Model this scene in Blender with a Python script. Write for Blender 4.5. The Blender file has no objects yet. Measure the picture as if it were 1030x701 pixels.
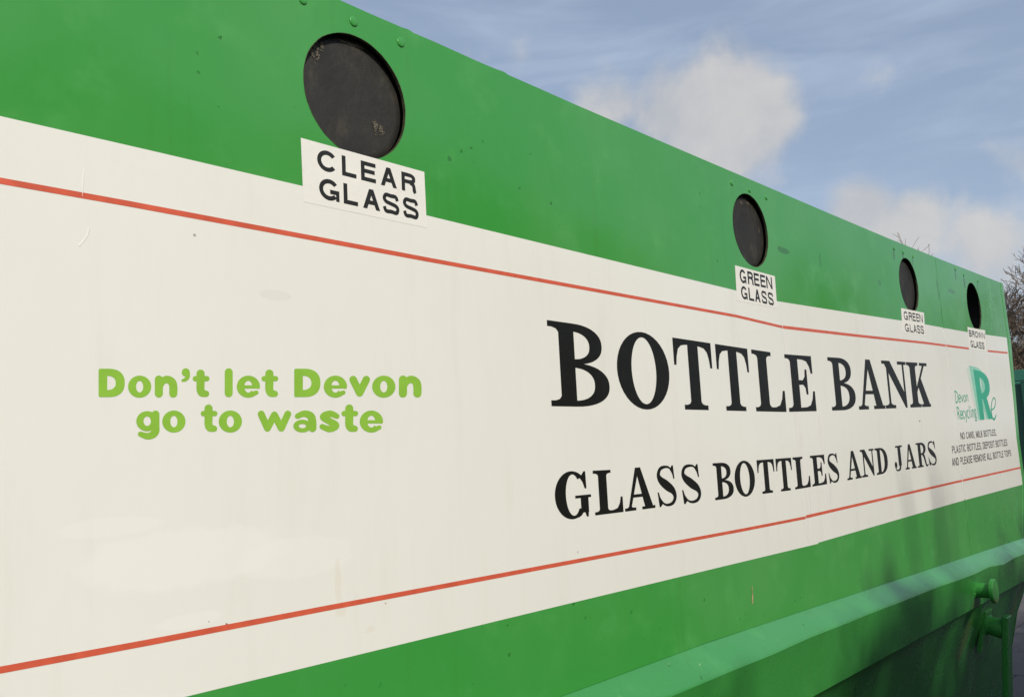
import bpy, bmesh, math, random
import numpy as np
from mathutils import Vector, Matrix
from mathutils.geometry import delaunay_2d_cdt
random.seed(7)
scene = bpy.context.scene
C = scene.collection
R_ = math.radians

# ------------------------------------------------------------------ camera
W, H = 1030.0, 701.0                       # photograph size, used to turn pixels into directions
FPX = 884.45
EYE = 1.35                                 # eye height; the front panel stands 1 m in front (plane y = 0)
YAW, PITCH, ROLL = R_(48.228), R_(7.2025), R_(-2.894)
cy, sy, cp, sp = math.cos(YAW), math.sin(YAW), math.cos(PITCH), math.sin(PITCH)
fwd = Vector((sy*cp, cy*cp, sp)); rgt = Vector((cy, -sy, 0)); upv = rgt.cross(fwd)
cr, sr = math.cos(ROLL), math.sin(ROLL)
CR = cr*rgt + sr*upv; CU = -sr*rgt + cr*upv
EYEP = Vector((0, -1, EYE))
cam = bpy.data.cameras.new('camera'); camo = bpy.data.objects.new('camera', cam); C.objects.link(camo)
cam.sensor_fit = 'HORIZONTAL'; cam.sensor_width = 36.0; cam.lens = FPX/W*36.0
cam.clip_start = 0.02; cam.clip_end = 3000
M = Matrix((( CR.x, CU.x, -fwd.x, EYEP.x), (CR.y, CU.y, -fwd.y, EYEP.y), (CR.z, CU.z, -fwd.z, EYEP.z), (0,0,0,1)))
camo.matrix_world = M
scene.camera = camo

def ray(x, y):
    return CR*((x-W/2)/FPX) + CU*(-(y-H/2)/FPX) + fwd
def px(x, y, yy=0.0):
    """pixel -> (x, z) on the upright plane y = yy"""
    d = ray(x, y); t = (yy+1.0)/d.y
    return (d.x*t, EYE+d.z*t)
def pxg(x, y, z=0.0):
    d = ray(x, y); t = (z-EYE)/d.z
    return (d.x*t, -1+d.y*t)

# ------------------------------------------------------------------ light
SUN = Vector((-0.25, -0.75, 0.61)).normalized()
world = bpy.data.worlds.new('World'); scene.world = world; world.use_nodes = True
nt = world.node_tree; nt.nodes.clear()
def wn(t, **k):
    n = nt.nodes.new(t)
    for a, b in k.items(): setattr(n, a, b)
    return n
def wm(op, a, b=None, c=None):
    n = nt.nodes.new('ShaderNodeMath'); n.operation = op
    for i, v in enumerate((a, b, c)):
        if v is None: continue
        if isinstance(v, (int, float)): n.inputs[i].default_value = v
        else: nt.links.new(v, n.inputs[i])
    return n.outputs[0]
sky = wn('ShaderNodeTexSky', sky_type='NISHITA', sun_disc=False)
sky.sun_elevation = math.asin(SUN.z); sky.sun_rotation = math.atan2(SUN.x, SUN.y)
sky.air_density = 1.0; sky.dust_density = 1.6; sky.ozone_density = 1.2; sky.altitude = 50
tc = wn('ShaderNodeTexCoord')
DIR = tc.outputs['Generated']
def noise(scale, detail, rough, vec, dist=0.0):
    n = wn('ShaderNodeTexNoise'); n.inputs['Scale'].default_value = scale
    n.inputs['Detail'].default_value = detail; n.inputs['Roughness'].default_value = rough
    n.inputs['Distortion'].default_value = dist
    nt.links.new(vec, n.inputs['Vector']); return n.outputs['Fac']
n1 = noise(9.0, 6, 0.56, DIR, 0.25)
n2 = noise(26.0, 3, 0.6, DIR)
mp = wn('ShaderNodeMapping'); mp.inputs['Scale'].default_value = (3.0, 3.0, 16.0); mp.inputs['Rotation'].default_value = (0.12, 0.2, 0)
nt.links.new(DIR, mp.inputs['Vector'])
n3 = noise(1.3, 4, 0.55, mp.outputs['Vector'], 0.4)
dens = None
CL = [(722, 122, .112, 1.0), (672, 112, .085, .8), (624, 106, .065, .6), (760, 124, .065, .9), (700, 155, .12, .7), (868, 210, .058, .85), (905, 234, .07, .75), (990, 256, .085, .55)]
for (x, y, r, s) in CL:
    d = ray(x, y).normalized()
    vm = wn('ShaderNodeVectorMath', operation='DISTANCE'); nt.links.new(DIR, vm.inputs[0]); vm.inputs[1].default_value = d
    v = wm('DIVIDE', vm.outputs['Value'], r); v = wm('SUBTRACT', 1.0, v); v = wm('MAXIMUM', v, 0.0); v = wm('MULTIPLY', v, s)
    dens = v if dens is None else wm('MAXIMUM', dens, v)
# the rest of the sky carries broken cloud of the same kind
big = noise(2.6, 3, 0.55, DIR, 0.2)
bigd = wm('MULTIPLY', wm('MAXIMUM', wm('SUBTRACT', big, 0.61), 0.0), 2.4)
dens = wm('MAXIMUM', dens, bigd)
dd = wm('ADD', wm('MULTIPLY', dens, 1.2), wm('MULTIPLY', wm('SUBTRACT', n1, 0.5), 1.25))
dd = wm('ADD', dd, wm('MULTIPLY', wm('SUBTRACT', n2, 0.5), 0.18))
def ramp(v, a, b, to0=0.0, to1=1.0):
    m = wn('ShaderNodeMapRange', interpolation_type='SMOOTHSTEP'); nt.links.new(v, m.inputs['Value'])
    m.inputs['From Min'].default_value = a; m.inputs['From Max'].default_value = b
    m.inputs['To Min'].default_value = to0; m.inputs['To Max'].default_value = to1
    return m.outputs['Result']
cl = wm('MULTIPLY', ramp(dd, 0.12, 0.60), 0.82)
cir = ramp(n3, 0.38, 0.74, 0.40, 0.66)
mixc = wn('ShaderNodeMix', data_type='RGBA')
nt.links.new(cir, mixc.inputs['Factor']); nt.links.new(sky.outputs[0], mixc.inputs['A']); mixc.inputs['B'].default_value = (4.6, 5.45, 6.9, 1)
mixd = wn('ShaderNodeMix', data_type='RGBA')
nt.links.new(cl, mixd.inputs['Factor']); nt.links.new(mixc.outputs['Result'], mixd.inputs['A']); 
mixe = wn('ShaderNodeMix', data_type='RGBA'); mixe.inputs['A'].default_value = (4.5, 4.6, 4.85, 1); mixe.inputs['B'].default_value = (5.9, 5.72, 5.45, 1)
nt.links.new(ramp(wm('ADD', wm('MULTIPLY', n1, .8), wm('MULTIPLY', n2, .2)), 0.30, 0.66), mixe.inputs['Factor']); nt.links.new(mixe.outputs['Result'], mixd.inputs['B'])
world.cycles.sampling_method = 'MANUAL'; world.cycles.sample_map_resolution = 512
bg = wn('ShaderNodeBackground'); bg.inputs['Strength'].default_value = 0.112
nt.links.new(mixd.outputs['Result'], bg.inputs['Color'])
wo = wn('ShaderNodeOutputWorld'); nt.links.new(bg.outputs[0], wo.inputs['Surface'])

sl = bpy.data.lights.new('sun', 'SUN'); sl.energy = 3.52; sl.angle = R_(1.6); sl.color = (1.0, 0.945, 0.84)
so = bpy.data.objects.new('sun', sl); C.objects.link(so); so.location = (-3, -8, 8)
so.rotation_euler = SUN.to_track_quat('Z', 'Y').to_euler()
vs = scene.view_settings; vs.view_transform = 'Standard'; vs.look = 'None'; vs.exposure = 0.0; vs.gamma = 1.0
scene.render.engine = 'CYCLES'

# ------------------------------------------------------------------ materials
class Mat:
    def __init__(s, name):
        s.m = bpy.data.materials.new(name); s.m.use_nodes = True; s.t = s.m.node_tree
        s.b = s.t.nodes['Principled BSDF']; s.tc = s.t.nodes.new('ShaderNodeTexCoord')
    def n(s, t, **k):
        x = s.t.nodes.new(t)
        for a, b in k.items(): setattr(x, a, b)
        return x
    def l(s, a, b): s.t.links.new(a, b)
    def noise(s, sc, det=4, ro=.55, vec=None, scale=None, dist=0):
        x = s.n('ShaderNodeTexNoise'); x.inputs['Scale'].default_value = sc; x.inputs['Detail'].default_value = det
        x.inputs['Roughness'].default_value = ro; x.inputs['Distortion'].default_value = dist
        v = vec or s.tc.outputs['Object']
        if scale:
            m = s.n('ShaderNodeMapping'); m.inputs['Scale'].default_value = scale; s.l(v, m.inputs['Vector']); v = m.outputs['Vector']
        s.l(v, x.inputs['Vector']); return x.outputs['Fac']
    def rng(s, v, a, b, c=0., d=1.):
        m = s.n('ShaderNodeMapRange', interpolation_type='SMOOTHSTEP'); s.l(v, m.inputs['Value'])
        for k, q in (('From Min', a), ('From Max', b), ('To Min', c), ('To Max', d)): m.inputs[k].default_value = q
        return m.outputs['Result']
    def math(s, op, a, b=None):
        x = s.n('ShaderNodeMath', operation=op)
        for i, v in enumerate((a, b)):
            if v is None: continue
            if isinstance(v, (int, float)): x.inputs[i].default_value = v
            else: s.l(v, x.inputs[i])
        return x.outputs[0]
    def mix(s, f, a, b):
        x = s.n('ShaderNodeMix', data_type='RGBA')
        for k, v in (('Factor', f), ('A', a), ('B', b)):
            if isinstance(v, (int, float)): x.inputs[k].default_value = v
            elif isinstance(v, tuple): x.inputs[k].default_value = (*v, 1)
            else: s.l(v, x.inputs[k])
        return x.outputs['Result']
    def col(s, c):
        if isinstance(c, tuple): s.b.inputs['Base Color'].default_value = (*c, 1)
        else: s.l(c, s.b.inputs['Base Color'])
    def rough(s, v):
        if isinstance(v, (int, float)): s.b.inputs['Roughness'].default_value = v
        else: s.l(v, s.b.inputs['Roughness'])
    def bump(s, layers):
        prev = None
        for (h, st, dist) in layers:
            b = s.n('ShaderNodeBump'); b.inputs['Strength'].default_value = st; b.inputs['Distance'].default_value = dist
            s.l(h, b.inputs['Height'])
            if prev: s.l(prev, b.inputs['Normal'])
            prev = b.outputs['Normal']
        s.l(prev, s.b.inputs['Normal'])
    def blob(s, x, z, rx, rz, wob=0.6, sc=30):
        """soft mask of a smudge with its own place on the panel"""
        sep = s.n('ShaderNodeSeparateXYZ'); s.l(s.tc.outputs['Object'], sep.inputs[0])
        a = s.math('DIVIDE', s.math('SUBTRACT', sep.outputs['X'], x), rx); b = s.math('DIVIDE', s.math('SUBTRACT', sep.outputs['Z'], z), rz)
        d = s.math('SQRT', s.math('ADD', s.math('MULTIPLY', a, a), s.math('MULTIPLY', b, b)))
        if not hasattr(s, 'nz'): s.nz = {}
        if sc not in s.nz: s.nz[sc] = s.noise(sc, 3, .6)
        nn = s.nz[sc]
        d = s.math('ADD', d, s.math('MULTIPLY', s.math('SUBTRACT', nn, .5), wob))
        return s.rng(d, 1.0, 0.75)

def paint(name, c, c2, rough=.36, chips=True, wear=.35, fine=.035, spec=.5, rust=()):
    m = Mat(name)
    big = m.noise(1.7, 3, .6); mid = m.noise(9, 4, .6)
    col = m.mix(m.rng(big, .35, .7, 0, .6), c, c2)
    col = m.mix(m.rng(mid, .5, .8, 0, wear), col, tuple(min(1, x*1.25+.015) for x in c2))
    streak = m.noise(3.0, 4, .6, scale=(9, 9, .5))
    col = m.mix(m.rng(streak, .55, .82, 0, .36), col, (c[0]*.7+.02, c[1]*.62+.012, c[2]*.6))
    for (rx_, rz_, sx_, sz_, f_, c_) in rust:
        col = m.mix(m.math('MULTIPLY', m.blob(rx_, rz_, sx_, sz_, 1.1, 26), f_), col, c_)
    lay = []
    if chips:
        v = m.n('ShaderNodeTexVoronoi', feature='F1'); v.inputs['Scale'].default_value = 34
        wv = m.noise(60, 2, .5); add = m.n('ShaderNodeVectorMath', operation='ADD')
        m.l(m.tc.outputs['Object'], add.inputs[0]); sc = m.n('ShaderNodeVectorMath', operation='SCALE'); sc.inputs['Scale'].default_value = .02
        m.l(wv, sc.inputs[0]); m.l(sc.outputs[0], add.inputs[1]); m.l(add.outputs[0], v.inputs['Vector'])
        wh = m.n('ShaderNodeSeparateColor'); m.l(v.outputs['Color'], wh.inputs[0])
        gate = m.math('GREATER_THAN', wh.outputs[0], .72)
        patch = m.rng(m.noise(2.3, 2, .5), .40, .56)
        spot = m.math('MULTIPLY', m.math('MULTIPLY', m.rng(v.outputs['Distance'], .13, .06), gate), patch)
        col = m.mix(m.math('MULTIPLY', spot, .75), col, (c[0]*.45, c[1]*.5, c[2]*.4))
        v2 = m.n('ShaderNodeTexVoronoi', feature='F1'); v2.inputs['Scale'].default_value = 52
        m.l(add.outputs[0], v2.inputs['Vector']); w2 = m.n('ShaderNodeSeparateColor'); m.l(v2.outputs['Color'], w2.inputs[0])
        spot2 = m.math('MULTIPLY', m.rng(v2.outputs['Distance'], .13, .06), m.math('GREATER_THAN', w2.outputs[1], .90))
        spot2 = m.math('MULTIPLY', spot2, m.rng(m.noise(2.9, 2, .5), .46, .58))
        col = m.mix(m.math('MULTIPLY', spot2, .8), col, (.42, .55, .28))
        lay.append((m.math('SUBTRACT', spot2, spot), .35, .0015))
    m.col(col)
    m.rough(m.rng(mid, .3, .75, rough-.05, rough+.10))
    lay += [(m.noise(2.2, 1, .5), .18, .02), (m.noise(130, 2, .6), fine, .0022)]
    m.bump(lay); m.b.inputs['Specular IOR Level'].default_value = spec
    return m
G1, G2 = (.043, .280, .048), (.084, .315, .082)
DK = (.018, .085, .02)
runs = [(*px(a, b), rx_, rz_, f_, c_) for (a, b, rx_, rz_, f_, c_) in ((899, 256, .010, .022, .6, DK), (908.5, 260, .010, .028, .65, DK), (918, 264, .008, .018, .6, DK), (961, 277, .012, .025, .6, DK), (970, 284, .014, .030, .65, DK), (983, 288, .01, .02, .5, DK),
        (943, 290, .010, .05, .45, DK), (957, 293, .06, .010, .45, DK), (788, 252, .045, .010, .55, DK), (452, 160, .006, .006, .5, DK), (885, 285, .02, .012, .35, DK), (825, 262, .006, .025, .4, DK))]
mgreen = paint('green_paint', G1, G2, .13, rust=runs)
mlow = paint('green_paint_body', (.040, .255, .044), (.052, .280, .058), .30, True, .35, .05, .4, ((4.40, EYE-.575, .13, .035, .75, (.16, .075, .03)), (4.36, EYE-.70, .07, .16, .4, (.17, .14, .04)), (3.62, EYE-.74, .06, .10, .45, (.14, .09, .04)), (3.52, EYE-.60, .05, .03, .4, (.16, .10, .04))))

mw = Mat('white_vinyl')
base = mw.mix(mw.rng(mw.noise(1.4, 5, .6), .35, .7), (.738, .732, .672), (.758, .752, .694))
base = mw.mix(mw.rng(mw.noise(4, 6, .65, scale=(5, 5, .7)), .50, .85, 0, .32), base, (.58, .55, .46))
for (x, y, rx, rz, f, c) in ((277, 297, .030, .0085, .45, (.66, .64, .58)), (190, 560, .145, .040, .5, (.800, .795, .738)), (110, 530, .07, .012, .4, (.800, .795, .738)), (300, 560, .10, .030, .35, (.800, .795, .738)), (190, 624, .05, .010, .4, (.800, .795, .738))):
    X, Z = px(x, y); base = mw.mix(mw.math('MULTIPLY', mw.blob(X, Z, rx, rz), f), base, c)
for (x, y, rx, rz) in ((340, 585, .006, .035), (343, 612, .011, .012), (372, 633, .008, .005), (343, 690, .006, .02)):
    X, Z = px(x, y); base = mw.mix(mw.math('MULTIPLY', mw.blob(X, Z, rx, rz, 1.2, 120), .15), base, (.62, .45, .26))
v = mw.n('ShaderNodeTexVoronoi'); v.inputs['Scale'].default_value = 26; mw.l(mw.tc.outputs['Object'], v.inputs['Vector'])
sc_ = mw.n('ShaderNodeSeparateColor'); mw.l(v.outputs['Color'], sc_.inputs[0])
sp_ = mw.math('MULTIPLY', mw.rng(v.outputs['Distance'], .07, .03), mw.math('GREATER_THAN', sc_.outputs[0], .955))
base = mw.mix(mw.math('MULTIPLY', sp_, .7), base, (.22, .17, .11))
mw.col(base); mw.rough(mw.rng(mw.noise(5, 3, .5), .3, .7, .14, .22))
mw.bump([(mw.noise(2.4, 1, .5), .16, .02), (mw.noise(110, 2, .55), .03, .003), (mw.noise(20, 3, .6, scale=(1.6, 1.6, .5)), .06, .006)])

def flat(name, c, rough=.4, var=.12, bump=.05, scale=30):
    m = Mat(name); k = m.rng(m.noise(scale, 4, .6), .3, .75)
    m.col(m.mix(k, tuple(x*(1-var) for x in c), tuple(min(1, x*(1+var)) for x in c))); m.rough(rough)
    if bump: m.bump([(m.noise(110, 3, .55), bump, .003)])
    return m
mred = flat('red_stripe_vinyl', (.60, .105, .055), .38)
mblack = flat('black_vinyl', (.009, .009, .007), .42, .15, .12); mblack.b.inputs['Specular IOR Level'].default_value = .3
mgrey = flat('charcoal_print', (.016, .016, .0145), .45)
mlime = flat('lime_vinyl', (.245, .475, .050), .42, .05)
mteal = flat('teal_print', (.030, .36, .225), .45, .06)
mteal2 = flat('pale_teal_print', (.25, .55, .42), .45, .06)
mteal3 = flat('faint_teal_print', (.55, .66, .57), .45, .04)
mlab = Mat('label_sticker')
b_ = mlab.mix(mlab.rng(mlab.noise(20, 4, .6), .4, .75), (.76, .74, .68), (.79, .77, .71))
b_ = mlab.mix(mlab.rng(mlab.noise(42, 5, .65), .58, .78, 0, .5), b_, (.60, .47, .36))
mlab.col(b_); mlab.rough(.4); mlab.bump([(mlab.noise(90, 3, .5), .06, .003)])
mfilm = Mat('overlap_film'); mfilm.col((.755, .730, .682)); mfilm.rough(.3); mfilm.bump([(mfilm.noise(18, 4, .6, scale=(3, 1, .35)), .35, .006)])
mrub = Mat('black_rubber')
rb = mrub.mix(mrub.rng(mrub.noise(14, 5, .6), .3, .7), (.011, .0105, .0085), (.021, .019, .015))
rb = mrub.mix(mrub.rng(mrub.noise(26, 6, .7, scale=(1, 1, .5)), .48, .80, 0, .45), rb, (.105, .085, .055))
rb = mrub.mix(mrub.rng(mrub.noise(160, 3, .6), .70, .78, 0, .5), rb, (.22, .19, .14))
mrub.col(rb); mrub.rough(.62); mrub.bump([(mrub.noise(70, 4, .6), .2, .004)])
mdark = flat('bare_dark_steel', (.012, .012, .012), .8, .2, 0)
mscuff = flat('scuffed_rubber', (.13, .11, .075), .8, .3, .2, 180)
mrust = flat('rust', (.19, .075, .03), .85, .35, .3, 90)
medge = flat('rusty_green_edge', (.05, .05, .02), .7, .6, .2, 60)
mtan = flat('bare_primer', (.42, .30, .17), .8, .2, .1, 90)

# ------------------------------------------------------------------ helpers
def link(o, parent=None):
    C.objects.link(o)
    if parent is not None: o.parent = parent
    return o
def mesh(name, verts, faces, mat, parent=None, smooth=False):
    me = bpy.data.meshes.new(name); me.from_pydata([tuple(v) for v in verts], [], [tuple(f) for f in faces]); me.update()
    if mat: me.materials.append(mat.m if isinstance(mat, Mat) else mat)
    if smooth:
        for p in me.polygons: p.use_smooth = True
    return link(bpy.data.objects.new(name, me), parent)
def bmobj(name, bm, mat, parent=None, smooth=False):
    me = bpy.data.meshes.new(name); bm.normal_update(); bm.to_mesh(me); bm.free()
    me.materials.append(mat.m if isinstance(mat, Mat) else mat)
    if smooth:
        for p in me.polygons: p.use_smooth = True
    return link(bpy.data.objects.new(name, me), parent)
def tag(o, label, cat, group=None):
    o['label'] = label; o['category'] = cat
    if group: o['group'] = group
    return o
def empty(name, loc=(0, 0, 0)):
    o = bpy.data.objects.new(name, None); o.location = loc; o.empty_display_size = .2; return link(o)
def add_box(bm, lo, hi, bev=0.0):
    r = bmesh.ops.create_cube(bm, size=1.0)
    for v in r['verts']:
        v.co = Vector([lo[i]+(v.co[i]+.5)*(hi[i]-lo[i]) for i in range(3)])
    if bev:
        es = list({e for v in r['verts'] for e in v.link_edges})
        bmesh.ops.bevel(bm, geom=es, offset=bev, segments=2, affect='EDGES', profile=.5)
def add_cyl(bm, p0, p1, r0, r1=None, seg=24, bev=0):
    r1 = r0 if r1 is None else r1
    p0, p1 = Vector(p0), Vector(p1); ax = (p1-p0).normalized()
    a = ax.orthogonal().normalized(); b = ax.cross(a)
    rings = [(p0, r0), (p1, r1)]
    if bev: rings = [(p0, r0), (p1-ax*bev, r1), (p1, r1-bev)]
    vs_ = [[bm.verts.new(p+(a*math.cos(2*math.pi*i/seg)+b*math.sin(2*math.pi*i/seg))*r) for i in range(seg)] for p, r in rings]
    for k in range(len(vs_)-1):
        for i in range(seg):
            j = (i+1) % seg; bm.faces.new((vs_[k][i], vs_[k][j], vs_[k+1][j], vs_[k+1][i]))
    bm.faces.new(vs_[0][::-1]); bm.faces.new(vs_[-1])
def interp(pts, x):
    """piecewise linear through sorted (x, z) points, straight on beyond the ends"""
    if x <= pts[0][0]: a, b = pts[0], pts[1]
    elif x >= pts[-1][0]: a, b = pts[-2], pts[-1]
    else:
        for a, b in zip(pts, pts[1:]):
            if a[0] <= x <= b[0]: break
    return a[1]+(b[1]-a[1])*(x-a[0])/(b[0]-a[0])

# ------------------------------------------------------------------ ground
mground = Mat('paving_far')
gb = mground.n('ShaderNodeTexBrick'); gb.inputs['Scale'].default_value = 1.7; gb.inputs['Mortar Size'].default_value = .012
gb.inputs['Color1'].default_value = (.075, .066, .064, 1); gb.inputs['Color2'].default_value = (.088, .078, .075, 1); gb.inputs['Mortar'].default_value = (.04, .036, .034, 1)
mground.l(mground.tc.outputs['Object'], gb.inputs['Vector'])
mground.col(mground.mix(mground.rng(mground.noise(1.1, 6, .65), .35, .75, 0, .5), gb.outputs['Color'], (.055, .05, .048))); mground.rough(.85)
g = mesh('ground', [(-900, -900, -.006), (900, -900, -.006), (900, 900, -.006), (-900, 900, -.006)], [(0, 1, 2, 3)], mground); g['kind'] = 'structure'
mslab = Mat('paving_slab')
oi = mslab.n('ShaderNodeObjectInfo')
sb = mslab.mix(oi.outputs['Random'], (.085, .074, .073), (.115, .10, .098))
sb = mslab.mix(mslab.rng(mslab.noise(7, 6, .7), .4, .8, 0, .6), sb, (.07, .062, .06)); sb = mslab.mix(mslab.rng(mslab.noise(120, 3, .6), .5, .8, 0, .5), sb, (.16, .145, .14))
mslab.col(sb); mslab.rough(.85); mslab.bump([(mslab.noise(60, 5, .65), .4, .01)])
bm = bmesh.new(); add_box(bm, (0, 0, -.005), (.592, .592, .035), .004); pv_me = bpy.data.meshes.new('paving_slab'); bm.to_mesh(pv_me); bm.free(); pv_me.materials.append(mslab.m)
bm = bmesh.new(); add_box(bm, (-1.5, -2.5, -.004), (13.2, 4.0, .0))
pav = bmobj('pavement', bm, flat('joint_sand', (.07, .06, .055), .9, .2, .2), None); pav['kind'] = 'structure'
for i in range(11):
    for j in range(9):
        X0, Y0 = 3.9+i*.6, -2.0+j*.6+(.3 if i % 2 else 0)
        s = bpy.data.objects.new('slab', pv_me); link(s, pav); s.location = (X0, Y0, -.031+.0012*random.uniform(-1, 1)); s.rotation_euler.z = random.uniform(-.003, .003)

# ------------------------------------------------------------------ bottle bank : shell
bank = empty('bottle_bank', (0, 0, 0))
tag(bank, 'long green steel bottle bank with white lettered band and round black openings', 'bottle bank')
XL = -0.7                                    # left end, outside the picture
top_px = [(341, 0), (372, 14), (405, 28.2), (411, 30.0), (416, 33.4), (440, 43.7), (480, 61.8), (498, 69.4), (507, 72.6), (512, 76), (540, 88.2), (580, 106), (630, 127.4), (706, 160), (760, 183), (830, 213), (894, 240), (950, 262.5), (1008, 285)]
top_pl = [px(*q) for q in top_px]
TOPZ = [(XL, top_pl[0][1]-.002), *top_pl]
topc = top_pl[-1]
edgeR = [topc, px(1013.5, 326), px(1016.5, 345), px(1020, 385), px(1024.5, 440)]
LU = [px(1025, 542), px(925, 578), px(825, 609), px(720, 642), px(587, 690)][::-1]
def zl(x):   # upper line of the ledge
    return interp([(XL, LU[0][1]), (1.7, EYE-.404), (4.45, EYE-.456)], x)
XE = {'top': topc[0], 'ledge': 4.455}
HOLES = [(0.7990, .5524), (2.0610, .5524), (3.2660, .5475), (4.0970, .5500)]
HRS = [.0955, .0950, .0985, .1030]
outl = [(x, z) for x, z in TOPZ] + edgeR[1:] + [(4.60, EYE-.22), (XE['ledge'], zl(XE['ledge']))]
outl += [(x, zl(x)) for x in (3.6, 2.9, 2.2, 1.7, 1.0, .3)] + [(XL, zl(XL))]
def cdt(polys, eps=1e-6):
    vs_, fs = [], []
    for p in polys:
        k = len(vs_); vs_ += [Vector(q[:2]) for q in p]; fs.append(list(range(k, k+len(p))))
    r = delaunay_2d_cdt(vs_, [], fs, 0, eps)
    vo, fo = r[0], [f for f in r[2]]
    V_ = np.array([(q.x, q.y) for q in vo]); T_ = np.array([list(f)[:3] for f in fo])
    cen = V_[T_].mean(1); hit = [[] for _ in fo]
    for k, p in enumerate(polys):                       # which input outlines hold each triangle's centre
        p = np.array([q[:2] for q in p]); ins = np.zeros(len(cen), bool); a = p; b = np.roll(p, -1, 0)
        for (x0, y0), (x1, y1) in zip(a, b):
            c = (y0 > cen[:, 1]) != (y1 > cen[:, 1])
            if y1 != y0: ins ^= c & (cen[:, 0] < (x1-x0)*(cen[:, 1]-y0)/(y1-y0)+x0)
        for i in np.nonzero(ins)[0]: hit[i].append(k)
    return vo, fo, hit
circ = lambda c, r, n=56: [(c[0]+r*math.cos(2*math.pi*i/n), c[1]+r*math.sin(2*math.pi*i/n)) for i in range(n)]
hol = [circ((x, z+EYE), HRS[i]) for i, (x, z) in enumerate(HOLES)]
v2, f2, o2 = cdt([outl]+hol)
fv = [(v.x, 0, v.y) for v in v2]; ff = [f for f, o in zip(f2, o2) if list(o) == [0]]
ff = [f if Vector((fv[f[1]][0]-fv[f[0]][0], 0, fv[f[1]][2]-fv[f[0]][2])).cross(Vector((fv[f[2]][0]-fv[f[0]][0], 0, fv[f[2]][2]-fv[f[0]][2]))).y < 0 else f[::-1] for f in ff]
fp = mesh('front_panel', fv, ff, mgreen, bank)
for h, (hx, hz), hr in zip(hol, HOLES, HRS):                                # rusty cut edge of the plate
    n = len(h); rr_ = [1+random.uniform(0, .007)+.005*max(0, math.sin(2*math.pi*i/n*3)) for i in range(n)]
    hv = [(hx+(x-hx)*k_, -.0004, hz+EYE+(z-hz-EYE)*k_) for (x, z), k_ in zip(h, rr_)]+[(hx+(x-hx)*.998, -.0004, hz+EYE+(z-hz-EYE)*.998) for x, z in h]+[(hx+(x-hx)*.998, .005, hz+EYE+(z-hz-EYE)*.998) for x, z in h]
    mesh('opening_edge', hv, [(a*n+i, a*n+(i+1) % n, (a+1)*n+(i+1) % n, (a+1)*n+i) for i in range(n) for a in (0, 1)], medge, bank)
DEP = 1.75
# roof, back and end walls
roofv = []; rooff = []
for (x, z) in TOPZ: roofv += [(x, .0, z), (x, .012, z+.002), (x, .6, z+.03), (x, DEP, z-.02)]
for i in range(len(TOPZ)-1):
    for j in range(3): a = i*4+j; rooff.append((a, a+4, a+5, a+1))
mesh('roof', roofv, rooff, mgreen, bank)
endp = [(p[0], p[1]) for p in edgeR] + [(4.60, EYE-.22), (XE['ledge'], zl(4.455)), (4.475, EYE-.61), (4.49, .06)]
ev, ef = [], []
for (x, z) in endp:
    yy = 0.0 if z > EYE-.605 else (.02 if z > .3 else .19)
    ev += [(x, yy, z), (x+.002, DEP-yy, z)]
for i in range(len(endp)-1): ef.append((2*i, 2*i+1, 2*i+3, 2*i+2))
mesh('end_wall', ev, ef, mgreen, bank)
ev2 = [(XL, 0, TOPZ[0][1]), (XL, DEP, TOPZ[0][1]), (XL+.1, DEP, zl(XL)), (XL+.1, 0, zl(XL)), (XL, .19, .06), (XL, DEP-.19, .06)]
ev2[2] = (XL, DEP, zl(XL)); ev2[3] = (XL, 0, zl(XL))
mesh('end_wall', ev2, [(0, 1, 2, 3), (3, 2, 5, 4)], mgreen, bank)
mesh('back_wall', [(XL, DEP, zl(XL)), (4.45, DEP, zl(4.45)), (topc[0], DEP, topc[1]-.02), (XL, DEP, TOPZ[0][1]-.02), (XL, DEP-.19, .06), (4.49, DEP-.19, .06)],
     [(0, 1, 2, 3), (4, 5, 1, 0)], mgreen, bank)
# corner flange at the far end: a thin proud strip
fl = []
for (x, z) in edgeR+[(4.60, EYE-.22), (4.47, zl(4.455)+.002)]: fl.append((x, z))
fvv, fff = [], []
for (x, z) in fl: fvv += [(x-.04, -.0003, z), (x-.036, -.0018, z), (x+.004, -.0018, z), (x+.004, .03, z)]
for i in range(len(fl)-1):
    for j in range(3): a = i*4+j; fff.append((a, a+4, a+5, a+1))
mesh('corner_flange', fvv, fff, mgreen, bank)

# ledge, rib and lower wall: lofted along x
mled = paint('ledge_paint', (.045, .255, .065), (.060, .28, .085), .22, True, .35)
NX = 26
xs = [XL+(4.455-XL)*i/NX for i in range(NX+1)]
def loft(name, prof, mat, thick=None):
    vv, f = [], []
    n = len(prof(xs[0], 0))
    for i, x in enumerate(xs):
        vv += prof(x, i)
    for i in range(NX):
        for j in range(n-1):
            a = i*n+j; f.append((a, a+n, a+n+1, a+1))
    o = mesh(name, vv, f, mat, bank, True); return o
wob = [random.uniform(-1, 1)*.003 for _ in xs]
def clampx(x, xe): return min(x, xe) if x > 4.2 else x
LO = .052; LDZ = .040
def dent(x): return .004*math.exp(-((x-1.75)/.2)**2)+.006*math.exp(-((x-3.9)/.1)**2)
loft('ledge', lambda x, i: [(x, -.001, zl(x)), (x, -.006, zl(x)-.003), (x-(.03 if x > 4.4 else 0), -LO+wob[i]*.5, zl(x)-LDZ+wob[i]-dent(x)), (x-(.03 if x > 4.4 else 0), -LO-.002+wob[i]*.5, zl(x)-LDZ-.006+wob[i]-dent(x))], mled)
loft('rib', lambda x, i: [(x-(.03 if x > 4.4 else 0), -LO-.002+wob[i]*.5, zl(x)-LDZ-.006+wob[i]-dent(x)), (x, -.046, zl(x)-.085), (x+(.02 if x > 4.4 else 0), -.030, EYE-.604-.008*(x-2)/2)], mlow)
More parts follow.
